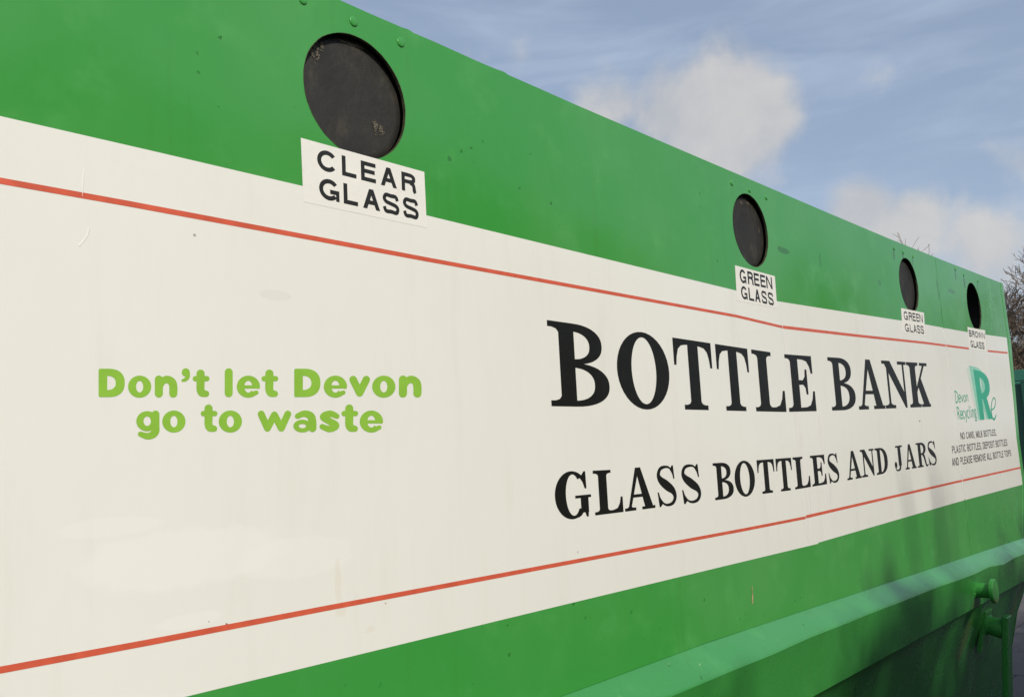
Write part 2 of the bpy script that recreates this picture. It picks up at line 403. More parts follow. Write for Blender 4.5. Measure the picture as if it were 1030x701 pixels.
loft('lower_wall', lambda x, i: [(x+(.02 if x > 4.4 else 0), -.030, EYE-.604-.008*(x-2)/2), (x+(.02 if x > 4.4 else 0), -.016, EYE-.616-.008*(x-2)/2), (x+(.02 if x > 4.4 else 0), .004, EYE-.636-.008*(x-2)/2), (x+(.02 if x > 4.4 else 0), .020, EYE-.668-.008*(x-2)/2), (x+(.025 if x > 4.4 else 0), .070, EYE-.80), (x+(.035 if x > 4.4 else 0), .19, .06)], mlow)
for y0 in (.25, DEP-.37):
    bm = bmesh.new(); add_box(bm, (XL+.3, y0, .0), (4.3, y0+.12, .0595)); bmobj('skid_rail', bm, mlow, bank)
mesh('floor_plate', [(XL, .19, .06), (4.49, .19, .06), (4.49, DEP-.19, .06), (XL, DEP-.19, .06)], [(0, 1, 2, 3)], mdark, bank)

# weld bead: the joint of two steel sheets near the far end
seam2 = [px(941, 262), px(944, 287), px(948.4, 324), px(953.5, 363), px(960, 415), px(967, 475), px(974, 532), px(977, 556)]
bm = bmesh.new()
prev = None
for k in range(120):
    t = k/119*(len(seam2)-1); i = min(int(t), len(seam2)-2); u = t-i
    x = seam2[i][0]+(seam2[i+1][0]-seam2[i][0])*u; z = seam2[i][1]+(seam2[i+1][1]-seam2[i][1])*u
    w = .004*random.uniform(.6, 1.3)
    ring = [bm.verts.new((x+random.uniform(-.002, .002)+w*math.cos(a), -.0006*random.uniform(.3, 1.4)*math.sin(a)-.0002, z)) for a in (0, .8, 1.57, 2.3, math.pi)]
    if prev:
        for j in range(4): bm.faces.new((prev[j], prev[j+1], ring[j+1], ring[j]))
    prev = ring
wo_ = bmobj('weld_seam', bm, mgreen, bank, True); wo_.data.materials.append(mw.m)
for p in wo_.data.polygons:
    c_ = p.center
    if EYE-.237 < c_.z < EYE+.420: p.material_index = 1

# ------------------------------------------------------------------ openings
DEPTH = [.0125, .0125, .013, .075]
for i, (x, z) in enumerate(HOLES):
    bm = bmesh.new(); c = (x, z+EYE); d = DEPTH[i]
    rr = HRS[i]*1.03
    n = 48; rings = []
    for (r, dy) in ((0, .0012), (.5, .0008), (.86, .0), (.965, -.0002), (1.0, .003), (1.0, .012)):
        if r == 0: rings.append([bm.verts.new((c[0], d-.0+dy, c[1]))]); continue
        rings.append([bm.verts.new((c[0]+rr*r*math.cos(2*math.pi*k/n), d+dy, c[1]+rr*r*math.sin(2*math.pi*k/n))) for k in range(n)])
    for k in range(n): bm.faces.new((rings[0][0], rings[1][k], rings[1][(k+1) % n]))
    for a, b in zip(rings[1:], rings[2:]):
        for k in range(n): bm.faces.new((a[k], b[k], b[(k+1) % n], a[(k+1) % n]))
    fo = bmobj('rubber_flap', bm, mrub, bank, True)
    fo['label'] = ('scuffed black rubber flap in the nearest opening', 'black rubber flap in the opening above the nearer green glass label', 'black rubber flap in the opening above the farther green glass label', 'dark flap pushed in behind the brown glass opening')[i]
    bm = bmesh.new(); n = 32; rg = [[bm.verts.new((c[0]+.13*math.cos(2*math.pi*k/n), yy, c[1]+.13*math.sin(2*math.pi*k/n))) for k in range(n)] for yy in (.0055, .22)]
    for k in range(n): bm.faces.new((rg[0][k], rg[0][(k+1) % n], rg[1][(k+1) % n], rg[1][k]))
    bm.faces.new(rg[1]); bmobj('chute', bm, mdark, bank)
    if i == 3: continue
    # scuffs on the rubber: thin worn patches
    sc = {0: [(316, 50, .010, .016), (323, 46, .004, .008), (377, 128, .006, .010), (383, 131, .006, .008), (347, 43, .016, .0022), (356, 46, .018, .0022)], 1: [(745, 204, .006, .006), (752, 205, .01, .004), (763, 232, .004, .008)], 2: []}[i]
    if sc:
        polys = []
        for (a, b, rx, rz) in sc:
            X, Z = px(a, b, d)
            for q in range(70):
                ox, oz = random.gauss(0, rx*.5), random.gauss(0, rz*.5); s = random.uniform(.06, .32)
                m_ = random.randint(5, 8)
                polys.append([(X+ox+rx*s*random.uniform(.3, .8)*math.cos(2*math.pi*t/m_), Z+oz+rz*s*random.uniform(.2, .7)*math.sin(2*math.pi*t/m_)) for t in range(m_)])
        v_, f_, o_ = cdt(polys, 1e-7)
        o = mesh('scuff_mark', [(q.x, d-.0011, q.y) for q in v_], [f for f, oo in zip(f_, o_) if len(oo)], mscuff, fo); o['kind'] = 'stuff'
# bolts above each opening
BOLTS = [(304.6, 0.5), (355.5, 22), (402.9, 43), (736, 184), (753.9, 191.6), (770.7, 198.9), (899.4, 250), (908.4, 254), (918.2, 258), (960.8, 270.6), (969.3, 276.4), (983.7, 283)]
bm = bmesh.new(); prof = [(1, 0), (1, .22), (.86, .5), (.55, .68), (.0, .74)]; n = 16; rings = []
for (r, h) in prof:
    rings.append([bm.verts.new((.0075*r*math.cos(2*math.pi*k/n), -.0075*h*.36, .0075*r*math.sin(2*math.pi*k/n))) for k in range(n)] if r else [bm.verts.new((0, -.0075*h*.36, 0))])
for a, b in zip(rings, rings[1:]):
    for k in range(n):
        bm.faces.new((a[k], b[k], b[(k+1) % n], a[(k+1) % n]) if len(b) > 1 else (a[k], b[0], a[(k+1) % n]))
bolt_me = bpy.data.meshes.new('bolt'); bm.normal_update(); bm.to_mesh(bolt_me); bm.free(); bolt_me.materials.append(mgreen.m)
for p in bolt_me.polygons: p.use_smooth = True
for (a, b) in BOLTS:
    X, Z = px(a, b); o = bpy.data.objects.new('bolt', bolt_me); link(o, bank); o.location = (X, -.0003, Z); o.rotation_euler.y = random.uniform(0, 6)
    s = random.uniform(.85, 1.1); o.scale = (s, 1, s)

# ------------------------------------------------------------------ vinyl band
def strip_mesh(name, pts_top, pts_bot, y, mat, label=None, parent=None, n=24):
    """sheet between two (x, z) polylines that run left to right; n columns"""
    x0t, x1t = pts_top[0][0], pts_top[-1][0]; x0b, x1b = pts_bot[0][0], pts_bot[-1][0]
    tt = sorted({round(i/n, 6) for i in range(n+1)} | {(p[0]-x0t)/(x1t-x0t) for p in pts_top})
    vv = []
    for t in tt:
        xt = x0t+(x1t-x0t)*t; xb = x0b+(x1b-x0b)*t
        vv += [(xt, y, interp(pts_top, xt)), (xb, y, interp(pts_bot, xb))]
    f = [(2*i+1, 2*i+3, 2*i+2, 2*i) for i in range(len(tt)-1)]
    o = mesh(name, vv, f, mat, parent or bank)
    if label: o['label'] = label
    return o
P = lambda *q: [px(*a) for a in q]
WT = [(XL, EYE+.3935)]+P((0, 117), (150, 151.3), (304.6, 187.4), (429, 216.8), (740.6, 292.4), (781.4, 302.9))
WT2 = P((780.8, 302.9), (860, 315.4), (930, 326.2), (948.6, 329.7)); WT3 = P((948.0, 329.7), (972.7, 334), (1012.5, 339.6))
WB = [(XL, EYE-.2515)]+P((185.8, 700.5), (330, 665.5), (540, 614.5), (750, 564), (823, 546.6))
WB2 = P((822.6, 545.7), (960, 505.8), (970.6, 502.8)); WB3 = P((970, 503.0), (1028.6, 487.2))
YV, YF, YS, YL, YT = -.0002, -.00032, -.00044, -.00048, -.00062
sheetA = strip_mesh('vinyl_sheet', WT, WB, YV, mw); strip_mesh('vinyl_sheet', WT2, WB2, YV-.00008, mw); strip_mesh('vinyl_sheet', WT3, WB3, YV, mw)
def stripe(pts, wd, name='red_stripe'):
    q = [(x, z+wd/2) for x, z in pts]; r = [(x, z-wd/2) for x, z in pts]
    strip_mesh(name, q, r, YS, mred)
stripe([(XL, EYE+.321)]+P((0, 182), (126.7, 204.6), (430, 261.2), (740.6, 318), (787, 329)), .0070)
stripe(P((787.4, 329), (860, 337.4), (930, 344.8), (974.4, 350.6)), .0085); stripe(P((993.4, 353.0), (1013.3, 354.9)), .0085)
stripe([(XL, EYE-.1825)]+P((0, 673.5), (150, 645.6), (330, 611), (540, 571.5), (750, 532.2), (810.2, 520.4)), .0070)
stripe(P((810.6, 519.6), (884, 502.6), (960, 485), (1028.2, 469.8)), .0080)
# overlapping strips of film over the joint, slightly wrinkled
def film(a, b, c, d, wr=.0):
    n = 40; vv, f = [], []
    for i in range(n+1):
        u = i/n
        l = px(a[0]+(c[0]-a[0])*u, a[1]+(c[1]-a[1])*u); r = px(b[0]+(d[0]-b[0])*u, b[1]+(d[1]-b[1])*u)
        for k in range(7):
            w = k/6; bul = math.sin(w*math.pi)
            vv.append((l[0]+(r[0]-l[0])*w+.002*math.sin(9*u+k), YF-wr*bul*(.3+.7*abs(math.sin(7*u+1.3*k))), l[1]+(r[1]-l[1])*w))
    for i in range(n):
        for k in range(6): q = i*7+k; f.append((q, q+7, q+8, q+1))
    mesh('film_overlap', vv, f, mfilm, bank, True)
film((786.5, 331), (789.5, 331.6), (813, 517), (820, 515.5), .00009)
film((822, 416), (824, 416), (830.5, 521), (838, 520), .00009)
film((808, 523), (815, 521.5), (813.5, 546), (820, 544), .00009)
# a crease in the film on the left
crease = [(78, 247), (83, 242), (87, 236), (88.5, 229)]
vv, f = [], []
for k, (a, b) in enumerate(crease):
    X, Z = px(a, b); X2, Z2 = px(a+2.2, b+1.0)
    vv += [(X, YV-.0001, Z), ((X+X2)/2, YV-.0005, (Z+Z2)/2), (X2, YV-.0001, Z2)]
for k in range(3): f += [(3*k, 3*k+3, 3*k+4, 3*k+1), (3*k+1, 3*k+4, 3*k+5, 3*k+2)]
mesh('film_crease', vv, f, mw, bank, True)
vv, f = [], []
for k in range(9):
    u = k/8; X, Z = px(84-1.3*u, 170+28*u); wv = .0012*math.sin(math.pi*(.08+.92*u))
    vv += [(X-wv, YV-.0001, Z), (X, YV-.0007, Z), (X+wv, YV-.0001, Z)]
for k in range(8): f += [(3*k, 3*k+3, 3*k+4, 3*k+1), (3*k+1, 3*k+4, 3*k+5, 3*k+2)]
mesh('film_crease', vv, f, mw, bank, True)

# ------------------------------------------------------------------ lettering engine
def rect(a, b, c, d): return [(a, b), (c, b), (c, d), (a, d)]
def he(xs_, yc, a, b, n=2.0, t0=90, t1=-90, k=22):
    out = []
    for i in range(k+1):
        t = R_(t0+(t1-t0)*i/k); c, s = math.cos(t), math.sin(t); e = 2/n
        out.append((xs_+a*math.copysign(abs(c)**e, c), yc+b*math.copysign(abs(s)**e, s)))
    return out
def strip(o, i): return [[o[k], o[k+1], i[k+1], i[k]] for k in range(len(o)-1)]
def cat(pts, k=7):
    out = []; n = len(pts)
    for i in range(n-1):
        p0, p1, p2, p3 = pts[max(i-1, 0)], pts[i], pts[i+1], pts[min(i+2, n-1)]
        for j in range(k):
            t = j/k
            out.append(tuple(.5*((2*p1[d])+(-p0[d]+p2[d])*t+(2*p0[d]-5*p1[d]+4*p2[d]-p3[d])*t*t+(-p0[d]+3*p1[d]-3*p2[d]+p3[d])*t**3) for d in range(len(p1))))
    out.append(tuple(pts[-1])); return out
def stroke(pts, w, asp=1.0, smooth=False, cap=False):
    """pts in box units; w in height units (number, or third item of each point)"""
    if len(pts[0]) == 2: pts = [(x, y, w) for x, y in pts]
    if smooth: pts = cat(pts)
    q = [(x*asp, y, ww) for x, y, ww in pts]; L, Rr = [], []
    for i in range(len(q)):
        a = q[max(i-1, 0)]; b = q[min(i+1, len(q)-1)]
        dx, dy = b[0]-a[0], b[1]-a[1]; l = math.hypot(dx, dy) or 1; nx, ny = -dy/l, dx/l
        h = q[i][2]/2
        if 0 < i < len(q)-1:
            d1 = (q[i][0]-a[0], q[i][1]-a[1]); l1 = math.hypot(*d1) or 1
            c = abs(nx*(-d1[1]/l1)+ny*(d1[0]/l1)); h = h/max(c, .55)
        L.append((q[i][0]+nx*h, q[i][1]+ny*h)); Rr.append((q[i][0]-nx*h, q[i][1]-ny*h))
    out = [[L[k], L[k+1], Rr[k+1], Rr[k]] for k in range(len(q)-1)]
    if cap:
        for e in (q[0], q[-1]): out.append([(e[0]+e[2]/2*math.cos(2*math.pi*t/18+.1), e[1]+e[2]/2*math.sin(2*math.pi*t/18+.1)) for t in range(18)])
    return [[(x/asp, y) for x, y in p] for p in out]
def ell(cx, c_y, rx, ry, ix, iy, t0=0, t1=360, k=40, icx=None):
    icx = cx if icx is None else icx
    o = he(cx, c_y, rx, ry, 2.0, t0, t1, k); i = he(icx, c_y, ix, iy, 2.0, t0, t1, k); return strip(o, i)
SF = .068
def br(x, y, dx, dy): return [(x, y), (x+dx, y), (x+dx*.35, y+dy*.3), (x, y+dy)]
def stem(a, b, l=0.0, r=None, top=True, bot=True, y1=1.0):
    r = b+a-l if r is None else r; o = [rect(a, 0, b, y1)]
    if bot: o += [rect(l, 0, r, SF), br(a, SF, -(a-l)*.6, .055), br(b, SF, (r-b)*.6, .055)]
    if top: o += [rect(l, 1-SF, r, 1), br(a, 1-SF, -(a-l)*.6, -.055), br(b, 1-SF, (r-b)*.6, -.055)]
    return o
def serif(ch, asp):
    if ch == 'B':
        return stem(.17, .42, 0, .42)+strip(he(.40, .755, .50, .245, 2.3), he(.38, .735, .30, .168, 2.3))+strip(he(.40, .262, .60, .262, 2.3), he(.38, .268, .36, .198, 2.3))
    if ch == 'O': return ell(.5, .5, .5, .515, .235, .445)
    if ch == 'T':
        arm = [(0, 1), (0, .62), (.055, .62)]+[(x, y) for x, y in ((.075, .74), (.12, .85), (.20, .905), (.30, .92), (.42, .93), (.42, 1))]
        return [rect(.365, 0, .635, 1), rect(.19, 0, .81, SF), br(.365, SF, -.1, .05), br(.635, SF, .1, .05), arm, [(1-x, y) for x, y in arm][::-1]]
    foot = [(1, 0), (1, .36), (.93, .36), (.89, .22), (.80, .11), (.66, .075), (.45, .068), (.45, 0)]
    if ch == 'L': return stem(.17, .46, 0, .62)+[rect(.4, 0, 1, SF), foot]
    if ch == 'E':
        up = [(.97, 1), (.97, .68), (.90, .68), (.86, .80), (.77, .895), (.62, .925), (.42, .93), (.42, 1)]
        mid = [(.44, .47), (.58, .475), (.66, .42), (.68, .30), (.75, .30), (.75, .75), (.68, .75), (.66, .62), (.58, .555), (.44, .555)]
        return stem(.17, .44, 0, .44)+[rect(.4, 0, 1, SF), foot, up, mid]
    if ch == 'A':
        return [[(.40, 1), (.57, 1), (.93, .05), (.66, .05)], [(.40, 1), (.475, .86), (.205, .05), (.115, .05)], rect(.25, .30, .74, .372), rect(0, 0, .36, SF), rect(.56, 0, 1, SF), br(.205, SF, .08, .05), br(.125, SF, -.06, .04)]
    if ch == 'N':
        return [rect(.165, 0, .245, .96), rect(0, 0, .42, SF), rect(0, 1-SF, .33, 1), [(.08, 1), (.33, 1), (.90, .24), (.90, 0), (.83, 0), (.10, .93)], rect(.825, 0, .90, 1), rect(.64, 1-SF, 1, 1), br(.165, SF, -.1, .05), br(.245, SF, .1, .05)]
    if ch == 'K':
        return stem(.14, .40, 0, .54)+[[(.38, .31), (.38, .43), (.77, .96), (.87, .96)], rect(.62, 1-SF, 1, 1), [(.44, .52), (.60, .70), (.97, .05), (.67, .05)], rect(.56, 0, 1, SF)]
    if ch == 'D': return stem(.17, .42, 0, .42)+strip(he(.38, .5, .62, .5, 2.3), he(.36, .5, .36, .43, 2.3))
    if ch == 'R':
        return stem(.15, .40, 0, .50)[:1]+[rect(0, 0, .52, SF), rect(0, 1-SF, .42, 1)]+strip(he(.38, .745, .48, .255, 2.3), he(.36, .735, .28, .18, 2.3))+stroke([(.50, .51, .07), (.64, .44, .17), (.72, .24, .17), (.79, .07, .13), (.88, .035, .07), (1.0, .09, .04)], 0, asp, True)
    if ch == 'G':
        return ell(.47, .5, .47, .515, .205, .445, 48, 318, 40, .50)+[[(.70, .86), (.82, 1.0), (.87, 1.0), (.88, .62), (.83, .62), (.78, .76)], rect(.70, .10, .92, .46), rect(.55, .42, 1.0, .48), [(.72, .18), (.92, .30), (.90, .0), (.85, .0), (.80, .12)], [(.62, .0), (.72, .05), (.74, .2), (.66, .13)]]
    if ch == 'S':
        p = [(.80, .80, .03), (.69, .935, .05), (.48, .97, .065), (.25, .925, .10), (.15, .78, .15), (.24, .645, .20), (.5, .51, .25), (.77, .375, .20), (.86, .22, .15), (.75, .075, .10), (.50, .03, .065), (.29, .085, .05), (.13, .25, .03)]
        return stroke(p, 0, asp, True)+[[(.69, .90), (.80, 1.0), (.86, 1.0), (.89, .66), (.84, .66), (.79, .80)], [(.30, .09), (.17, 0), (.11, 0), (.06, .36), (.11, .36), (.18, .20)]]
    if ch == 'J':
        return [rect(.50, .2, .80, 1), rect(.28, 1-SF, 1, 1)]+stroke([(.65, .24, .20), (.61, .10, .15), (.44, .03, .07), (.22, .05, .06), (.14, .17, .09), (.16, .27, .14)], 0, asp, True)+[circ((.19, .25), .13, 14)]
    return []
def sans(ch, asp, t=.16):
    hx, hy = t/2/asp, t/2*.92; X2, Y2 = 2*hx, 2*hy
    if ch == 'I': return [rect(.5-min(hx, .5), 0, .5+min(hx, .5), 1)]
    if ch == 'L': return [rect(0, 0, X2, 1), rect(0, 0, 1, Y2)]
    if ch == 'E': return [rect(0, 0, X2, 1), rect(0, 0, 1, Y2), rect(0, 1-Y2, 1, 1), rect(0, .5-hy+.02, .93, .5+hy+.02)]
    if ch == 'T': return [rect(.5-hx, 0, .5+hx, 1), rect(0, 1-Y2, 1, 1)]
    if ch == 'O': return ell(.5, .5, .5, .515, .5-X2, .5-Y2+.01)
    if ch == 'C': return ell(.5, .5, .5, .515, .5-X2, .5-Y2+.01, 38, 322)
    if ch == 'G': return ell(.5, .5, .5, .515, .5-X2, .5-Y2+.01, 38, 318)+[rect(.54, .52-Y2, 1, .52), rect(1-X2*.85, 0, 1, .5)]
    if ch == 'A': return [[(.5-hx*1.15, 1), (.5+hx*1.15, 1), (X2*1.1, 0), (0, 0)], [(.5-hx*1.15, 1), (.5+hx*1.15, 1), (1, 0), (1-X2*1.1, 0)], rect(.22, .23, .78, .23+Y2)]
    if ch == 'N': return [rect(0, 0, X2, 1), rect(1-X2, 0, 1, 1), [(0, 1), (X2*1.1, 1), (1, 0), (1-X2*1.1, 0)]]
    if ch == 'M': return [rect(0, 0, X2, 1), rect(1-X2, 0, 1, 1), [(0, 1), (X2*1.3, 1), (.5+hx, 0), (.5-hx, 0)], [(1-X2*1.3, 1), (1, 1), (.5+hx, 0), (.5-hx, 0)]]
    if ch == 'V': return [[(0, 1), (X2*1.1, 1), (.5+hx, 0), (.5-hx, 0)], [(1-X2*1.1, 1), (1, 1), (.5+hx, 0), (.5-hx, 0)]]
    if ch == 'W':
        k = min(X2, .2); return [[(0, 1), (k, 1), (.25+k*.5, 0), (.25-k*.5, 0)], [(.5-k*.5, 1), (.5+k*.5, 1), (.25+k*.5, 0), (.25-k*.5, 0)], [(.5-k*.5, 1), (.5+k*.5, 1), (.75+k*.5, 0), (.75-k*.5, 0)], [(1-k, 1), (1, 1), (.75+k*.5, 0), (.75-k*.5, 0)]]
    if ch == 'K': return [rect(0, 0, X2, 1), [(X2*.9, .30), (X2*.9, .52), (.72, 1), (1, 1)], [(.34, .58), (.52, .72), (1, 0), (.72, 0)]]
    def bowl(y0, y1, r): return strip(he(.5, (y0+y1)/2, r-.5, (y1-y0)/2, 2.4), he(.5, (y0+y1)/2, max(r-.5-X2, .02), (y1-y0)/2-Y2, 2.4))+[rect(hx, y1-Y2, .52, y1), rect(hx, y0, .52, y0+Y2)]
    if ch == 'B': return [rect(0, 0, X2, 1)]+bowl(.5-hy, 1, .94)+bowl(0, .5+hy, 1)
    if ch == 'P': return [rect(0, 0, X2, 1)]+bowl(.42, 1, 1)
    if ch == 'D': return [rect(0, 0, X2, 1)]+bowl(0, 1, 1)
    if ch == 'R': return [rect(0, 0, X2, 1)]+bowl(.43, 1, .97)+stroke([(.60, .50, t), (.80, .42, t), (.86, .26, t), (.88, .10, t), (.95, 0, t*.9)], 0, asp, True)
    if ch == 'S':
        p = [(1-hx*1.1, .70), (.78, .89), (.5, 1-hy), (.22, .91), (hx, .73), (.22, .57), (.5, .50), (.80, .42), (1-hx, .27), (.80, .09), (.5, hy), (.2, .10), (hx*.9, .31)]
        return stroke([(x, y, t*.88) for x, y in p], 0, asp, True)
    if ch == ',': return [[(.2, .16), (.8, .16), (.6, -.16), (.25, -.16)]]
    return []
LC = {  # thin condensed serif-like lower case for the small logo words: strokes in a 1 x 1 cap box, third = width
 'D': ([[(.2, 0), (.2, 1)], [(.05, 1), (.5, 1), (.88, .82), (.95, .5), (.88, .18), (.5, 0), (.05, 0)]], .75), 'R': ([[(.2, 0), (.2, 1)], [(.05, 1), (.6, 1), (.85, .8), (.6, .52), (.2, .52)], [(.5, .52), (.95, 0)]], .75),
 'e': ([[(.1, .36), (.9, .36), (.8, .62), (.5, .68), (.18, .55), (.1, .32), (.2, .08), (.5, 0), (.9, .12)]], .55), 'v': ([[(.05, .66), (.5, 0), (.95, .66)]], .55), 'o': ([[(.5, .68), (.1, .5), (.1, .18), (.5, 0), (.9, .18), (.9, .5), (.5, .68)]], .55),
 'n': ([[(.15, 0), (.15, .68)], [(.15, .5), (.5, .68), (.82, .55), (.85, 0)]], .58), 'c': ([[(.9, .55), (.5, .68), (.12, .5), (.12, .18), (.5, 0), (.9, .13)]], .5), 'y': ([[(.1, .66), (.5, .05)], [(.92, .66), (.35, -.28), (.1, -.28)]], .55),
 'l': ([[(.5, 0), (.5, 1.05)]], .3), 'i': ([[(.5, 0), (.5, .66)], [(.5, .84), (.5, .95)]], .3), 'g': ([[(.8, .62), (.4, .68), (.12, .45), (.35, .22), (.75, .32), (.7, .6)], [(.35, .22), (.25, .08), (.85, .0), (.7, -.26), (.2, -.25), (.15, -.08), (.4, .03)]], .58)}
def place(polys, f, y, bank_):
    v_, f_, o_ = cdt(polys, 1e-5); k = len(bank_[0])
    for q in v_: X, Z = f(q.x, q.y); bank_[0].append((X, y, Z))
    bank_[1].extend(tuple(k+i for i in fc) for fc, oo in zip(f_, o_) if len(oo))
def orient(vf):
    out = []
    for f in vf[1]:
        a, b, c = (Vector(vf[0][i]) for i in f[:3])
        out.append(f if (b-a).cross(c-a).y < 0 else f[::-1])
    return out
def textline(name, chars, ranges, toppx, basepx, mat, glyph, y=YT, parent=None, label=None):
    tp, bs = [px(*q) for q in toppx], [px(*q) for q in basepx]; bs_px = sorted(basepx)
    vf = ([], [])
    for ch, (a, b) in zip(chars, ranges):
        Xl = px(a, interp(bs_px, a))[0]; Xr = px(b, interp(bs_px, b))[0]; xm = (Xl+Xr)/2
        asp = (Xr-Xl)/max(1e-4, interp(tp, xm)-interp(bs, xm))
        def f(u, v, Xl=Xl, Xr=Xr):
            X = Xl+u*(Xr-Xl); zb, zt = interp(bs, X), interp(tp, X); return X, zb+(zt-zb)*v
        pol = glyph(ch, asp)
        if pol:
            vf = ([], []); place(pol, f, y, vf); o = mesh(name, vf[0], orient(vf), mat, parent or bank)
            if label: o['label'] = label % ch
textline('letter', 'BOTTLEBANK', [(554.6, 614.3), (623, 675.6), (681.3, 719.6), (724.2, 756.6), (760.6, 791), (793.8, 821.3), (837, 861.8), (864.1, 890.5), (891.0, 915.2), (915.8, 936.4)],
         [(551.4, 322.1), (677.2, 339.6), (715, 345.3), (755.4, 351.4), (788.1, 356.2), (813.8, 358.1), (830.9, 359.1), (887.1, 362.5), (932.2, 365.4)],
         [(554.6, 408.4), (600, 409.2), (690, 411.8), (751.7, 413.4), (790.8, 414.2), (821.1, 413.4), (837.1, 412.9), (864.4, 412), (936.2, 409)], mblack, serif, parent=sheetA, label='large black serif letter %s of BOTTLE BANK')
textline('letter', 'GLASSBOTTLESANDJARS', [(559.3, 595.5), (598.6, 627), (628.7, 659.1), (661.0, 682.4), (685.6, 707.2), (719.4, 738.6), (740.3, 760.5), (763.6, 780.6), (782.6, 798.2), (799.8, 815.5), (817.2, 831.8), (833.5, 845.4), (852.4, 866.8), (867.3, 881.0), (882.0, 894), (900.0, 909.4), (911.0, 922), (923.3, 934.2), (934.2, 943.2)],
         [(578.2, 474.2), (596.9, 473.2), (613.7, 472.3), (642, 469.9), (670.8, 468), (716.3, 465.8), (761.2, 462.7), (797.3, 460), (828.5, 457), (864, 452.5), (878.9, 451), (901.4, 448.4), (920.3, 445.7), (936, 443.6)],
         [(575.6, 521.3), (598.8, 518.1), (626.8, 514.6), (658.9, 510.4), (719.6, 502.9), (767.8, 496.4), (795.2, 492.9), (831.4, 486.8), (852.6, 482.9), (866.9, 480.3), (882.2, 477.5), (911.2, 472.2), (933.7, 468.6)], mblack, serif, parent=sheetA, label='black serif letter %s of GLASS BOTTLES AND JARS')

# ------------------------------------------------------------------ opening labels
def label_plate(corn, lab):
    tl, tr, br_, bl = [px(*q) for q in corn]; h = .0006
    pts = [tl, tr, br_, bl]
    vv = [(x, YL, z) for x, z in pts]+[(x, YL+.0002, z) for x, z in pts]
    o = mesh('label', vv, [(3, 2, 1, 0), (0, 1, 5, 4), (1, 2, 6, 5), (2, 3, 7, 6), (3, 0, 4, 7)], mlab, bank); o['label'] = lab; return o
s13 = lambda c, a: sans(c, a, .228)
l1 = label_plate([(302.4, 138.9), (426.6, 173.2), (429.2, 229.5), (305.0, 203.2)], 'white sticker reading CLEAR GLASS under the nearest opening')
textline('letter', 'CLEAR', [(319.0, 339.2), (343.9, 358.4), (363.1, 378), (382.8, 399), (404, 418.4)], [(342.7, 156.1), (402.9, 172.4)], [(343.9, 176.5), (404, 191.4)], mgrey, s13, YT, l1)
textline('letter', 'GLASS', [(321.0, 341.3), (345.6, 360), (365, 382.2), (384.9, 401.9), (405.3, 421.3)], [(344.6, 184.1), (412, 199.8)], [(345.6, 204.8), (382, 212.8), (412, 219.4)], mgrey, s13, YT, l1)
s14 = lambda c, a: sans(c, a, .20)
l2 = label_plate([(739.1, 266.9), (779.2, 277.9), (781.6, 310.0), (741.2, 302.6)], 'white sticker reading GREEN GLASS under the second opening')
textline('letter', 'GREEN', [(744.4, 750.8), (752.4, 758), (758.8, 764), (765.2, 770.2), (771.0, 777)], [(747.1, 271.5), (775.5, 279)], [(747, 284.7), (776.3, 291)], mgrey, s14, YT, l2)
textline('letter', 'GLASS', [(745.8, 752), (753.4, 758.6), (759.6, 765), (766.4, 771.8), (772.9, 778.4)], [(748, 288.2), (774.8, 294.4)], [(748.6, 301), (775.2, 306.8)], mgrey, s14, YT, l2)
l3 = label_plate([(906.2, 309.9), (929.2, 314.6), (930.7, 337.6), (907.8, 334.5)], 'white sticker reading GREEN GLASS under the third opening')
textline('letter', 'GREEN', [(909.4, 913.5), (914.5, 917.8), (918.4, 921.2), (922, 924.6), (925.1, 928.3)], [(911.3, 313.4), (927.3, 316.5)], [(911.3, 321.9), (927.8, 324.4)], mgrey, s14, YT, l3)
textline('letter', 'GLASS', [(910.5, 914.6), (915.6, 918.7), (919.1, 922.2), (922.7, 925.8), (926.4, 929.6)], [(912.8, 325.8), (928, 327.9)], [(912.8, 333.7), (928.8, 335.9)], mgrey, s14, YT, l3)
l4 = label_plate([(973, 328.9), (990.7, 332.3), (992.1, 353.4), (974.9, 351.2)], 'white sticker reading BROWN GLASS under the farthest opening')
textline('letter', 'BROWN', [(975, 977.4), (978.1, 980.6), (981.1, 983.7), (984, 987.6), (988.1, 990.6)], [(974.7, 331.8), (989.7, 335.1)], [(974.9, 338.6), (990.2, 340.8)], mgrey, lambda c, a: sans(c, a, .23), YT, l4)
textline('letter', 'GLASS', [(976.6, 979), (979.7, 981.9), (982.1, 984.5), (985, 987.4), (987.9, 990.3)], [(976.6, 342.4), (989.2, 344.5)], [(977.1, 349.3), (989.2, 351.2)], mgrey, lambda c, a: sans(c, a, .23), YT, l4)

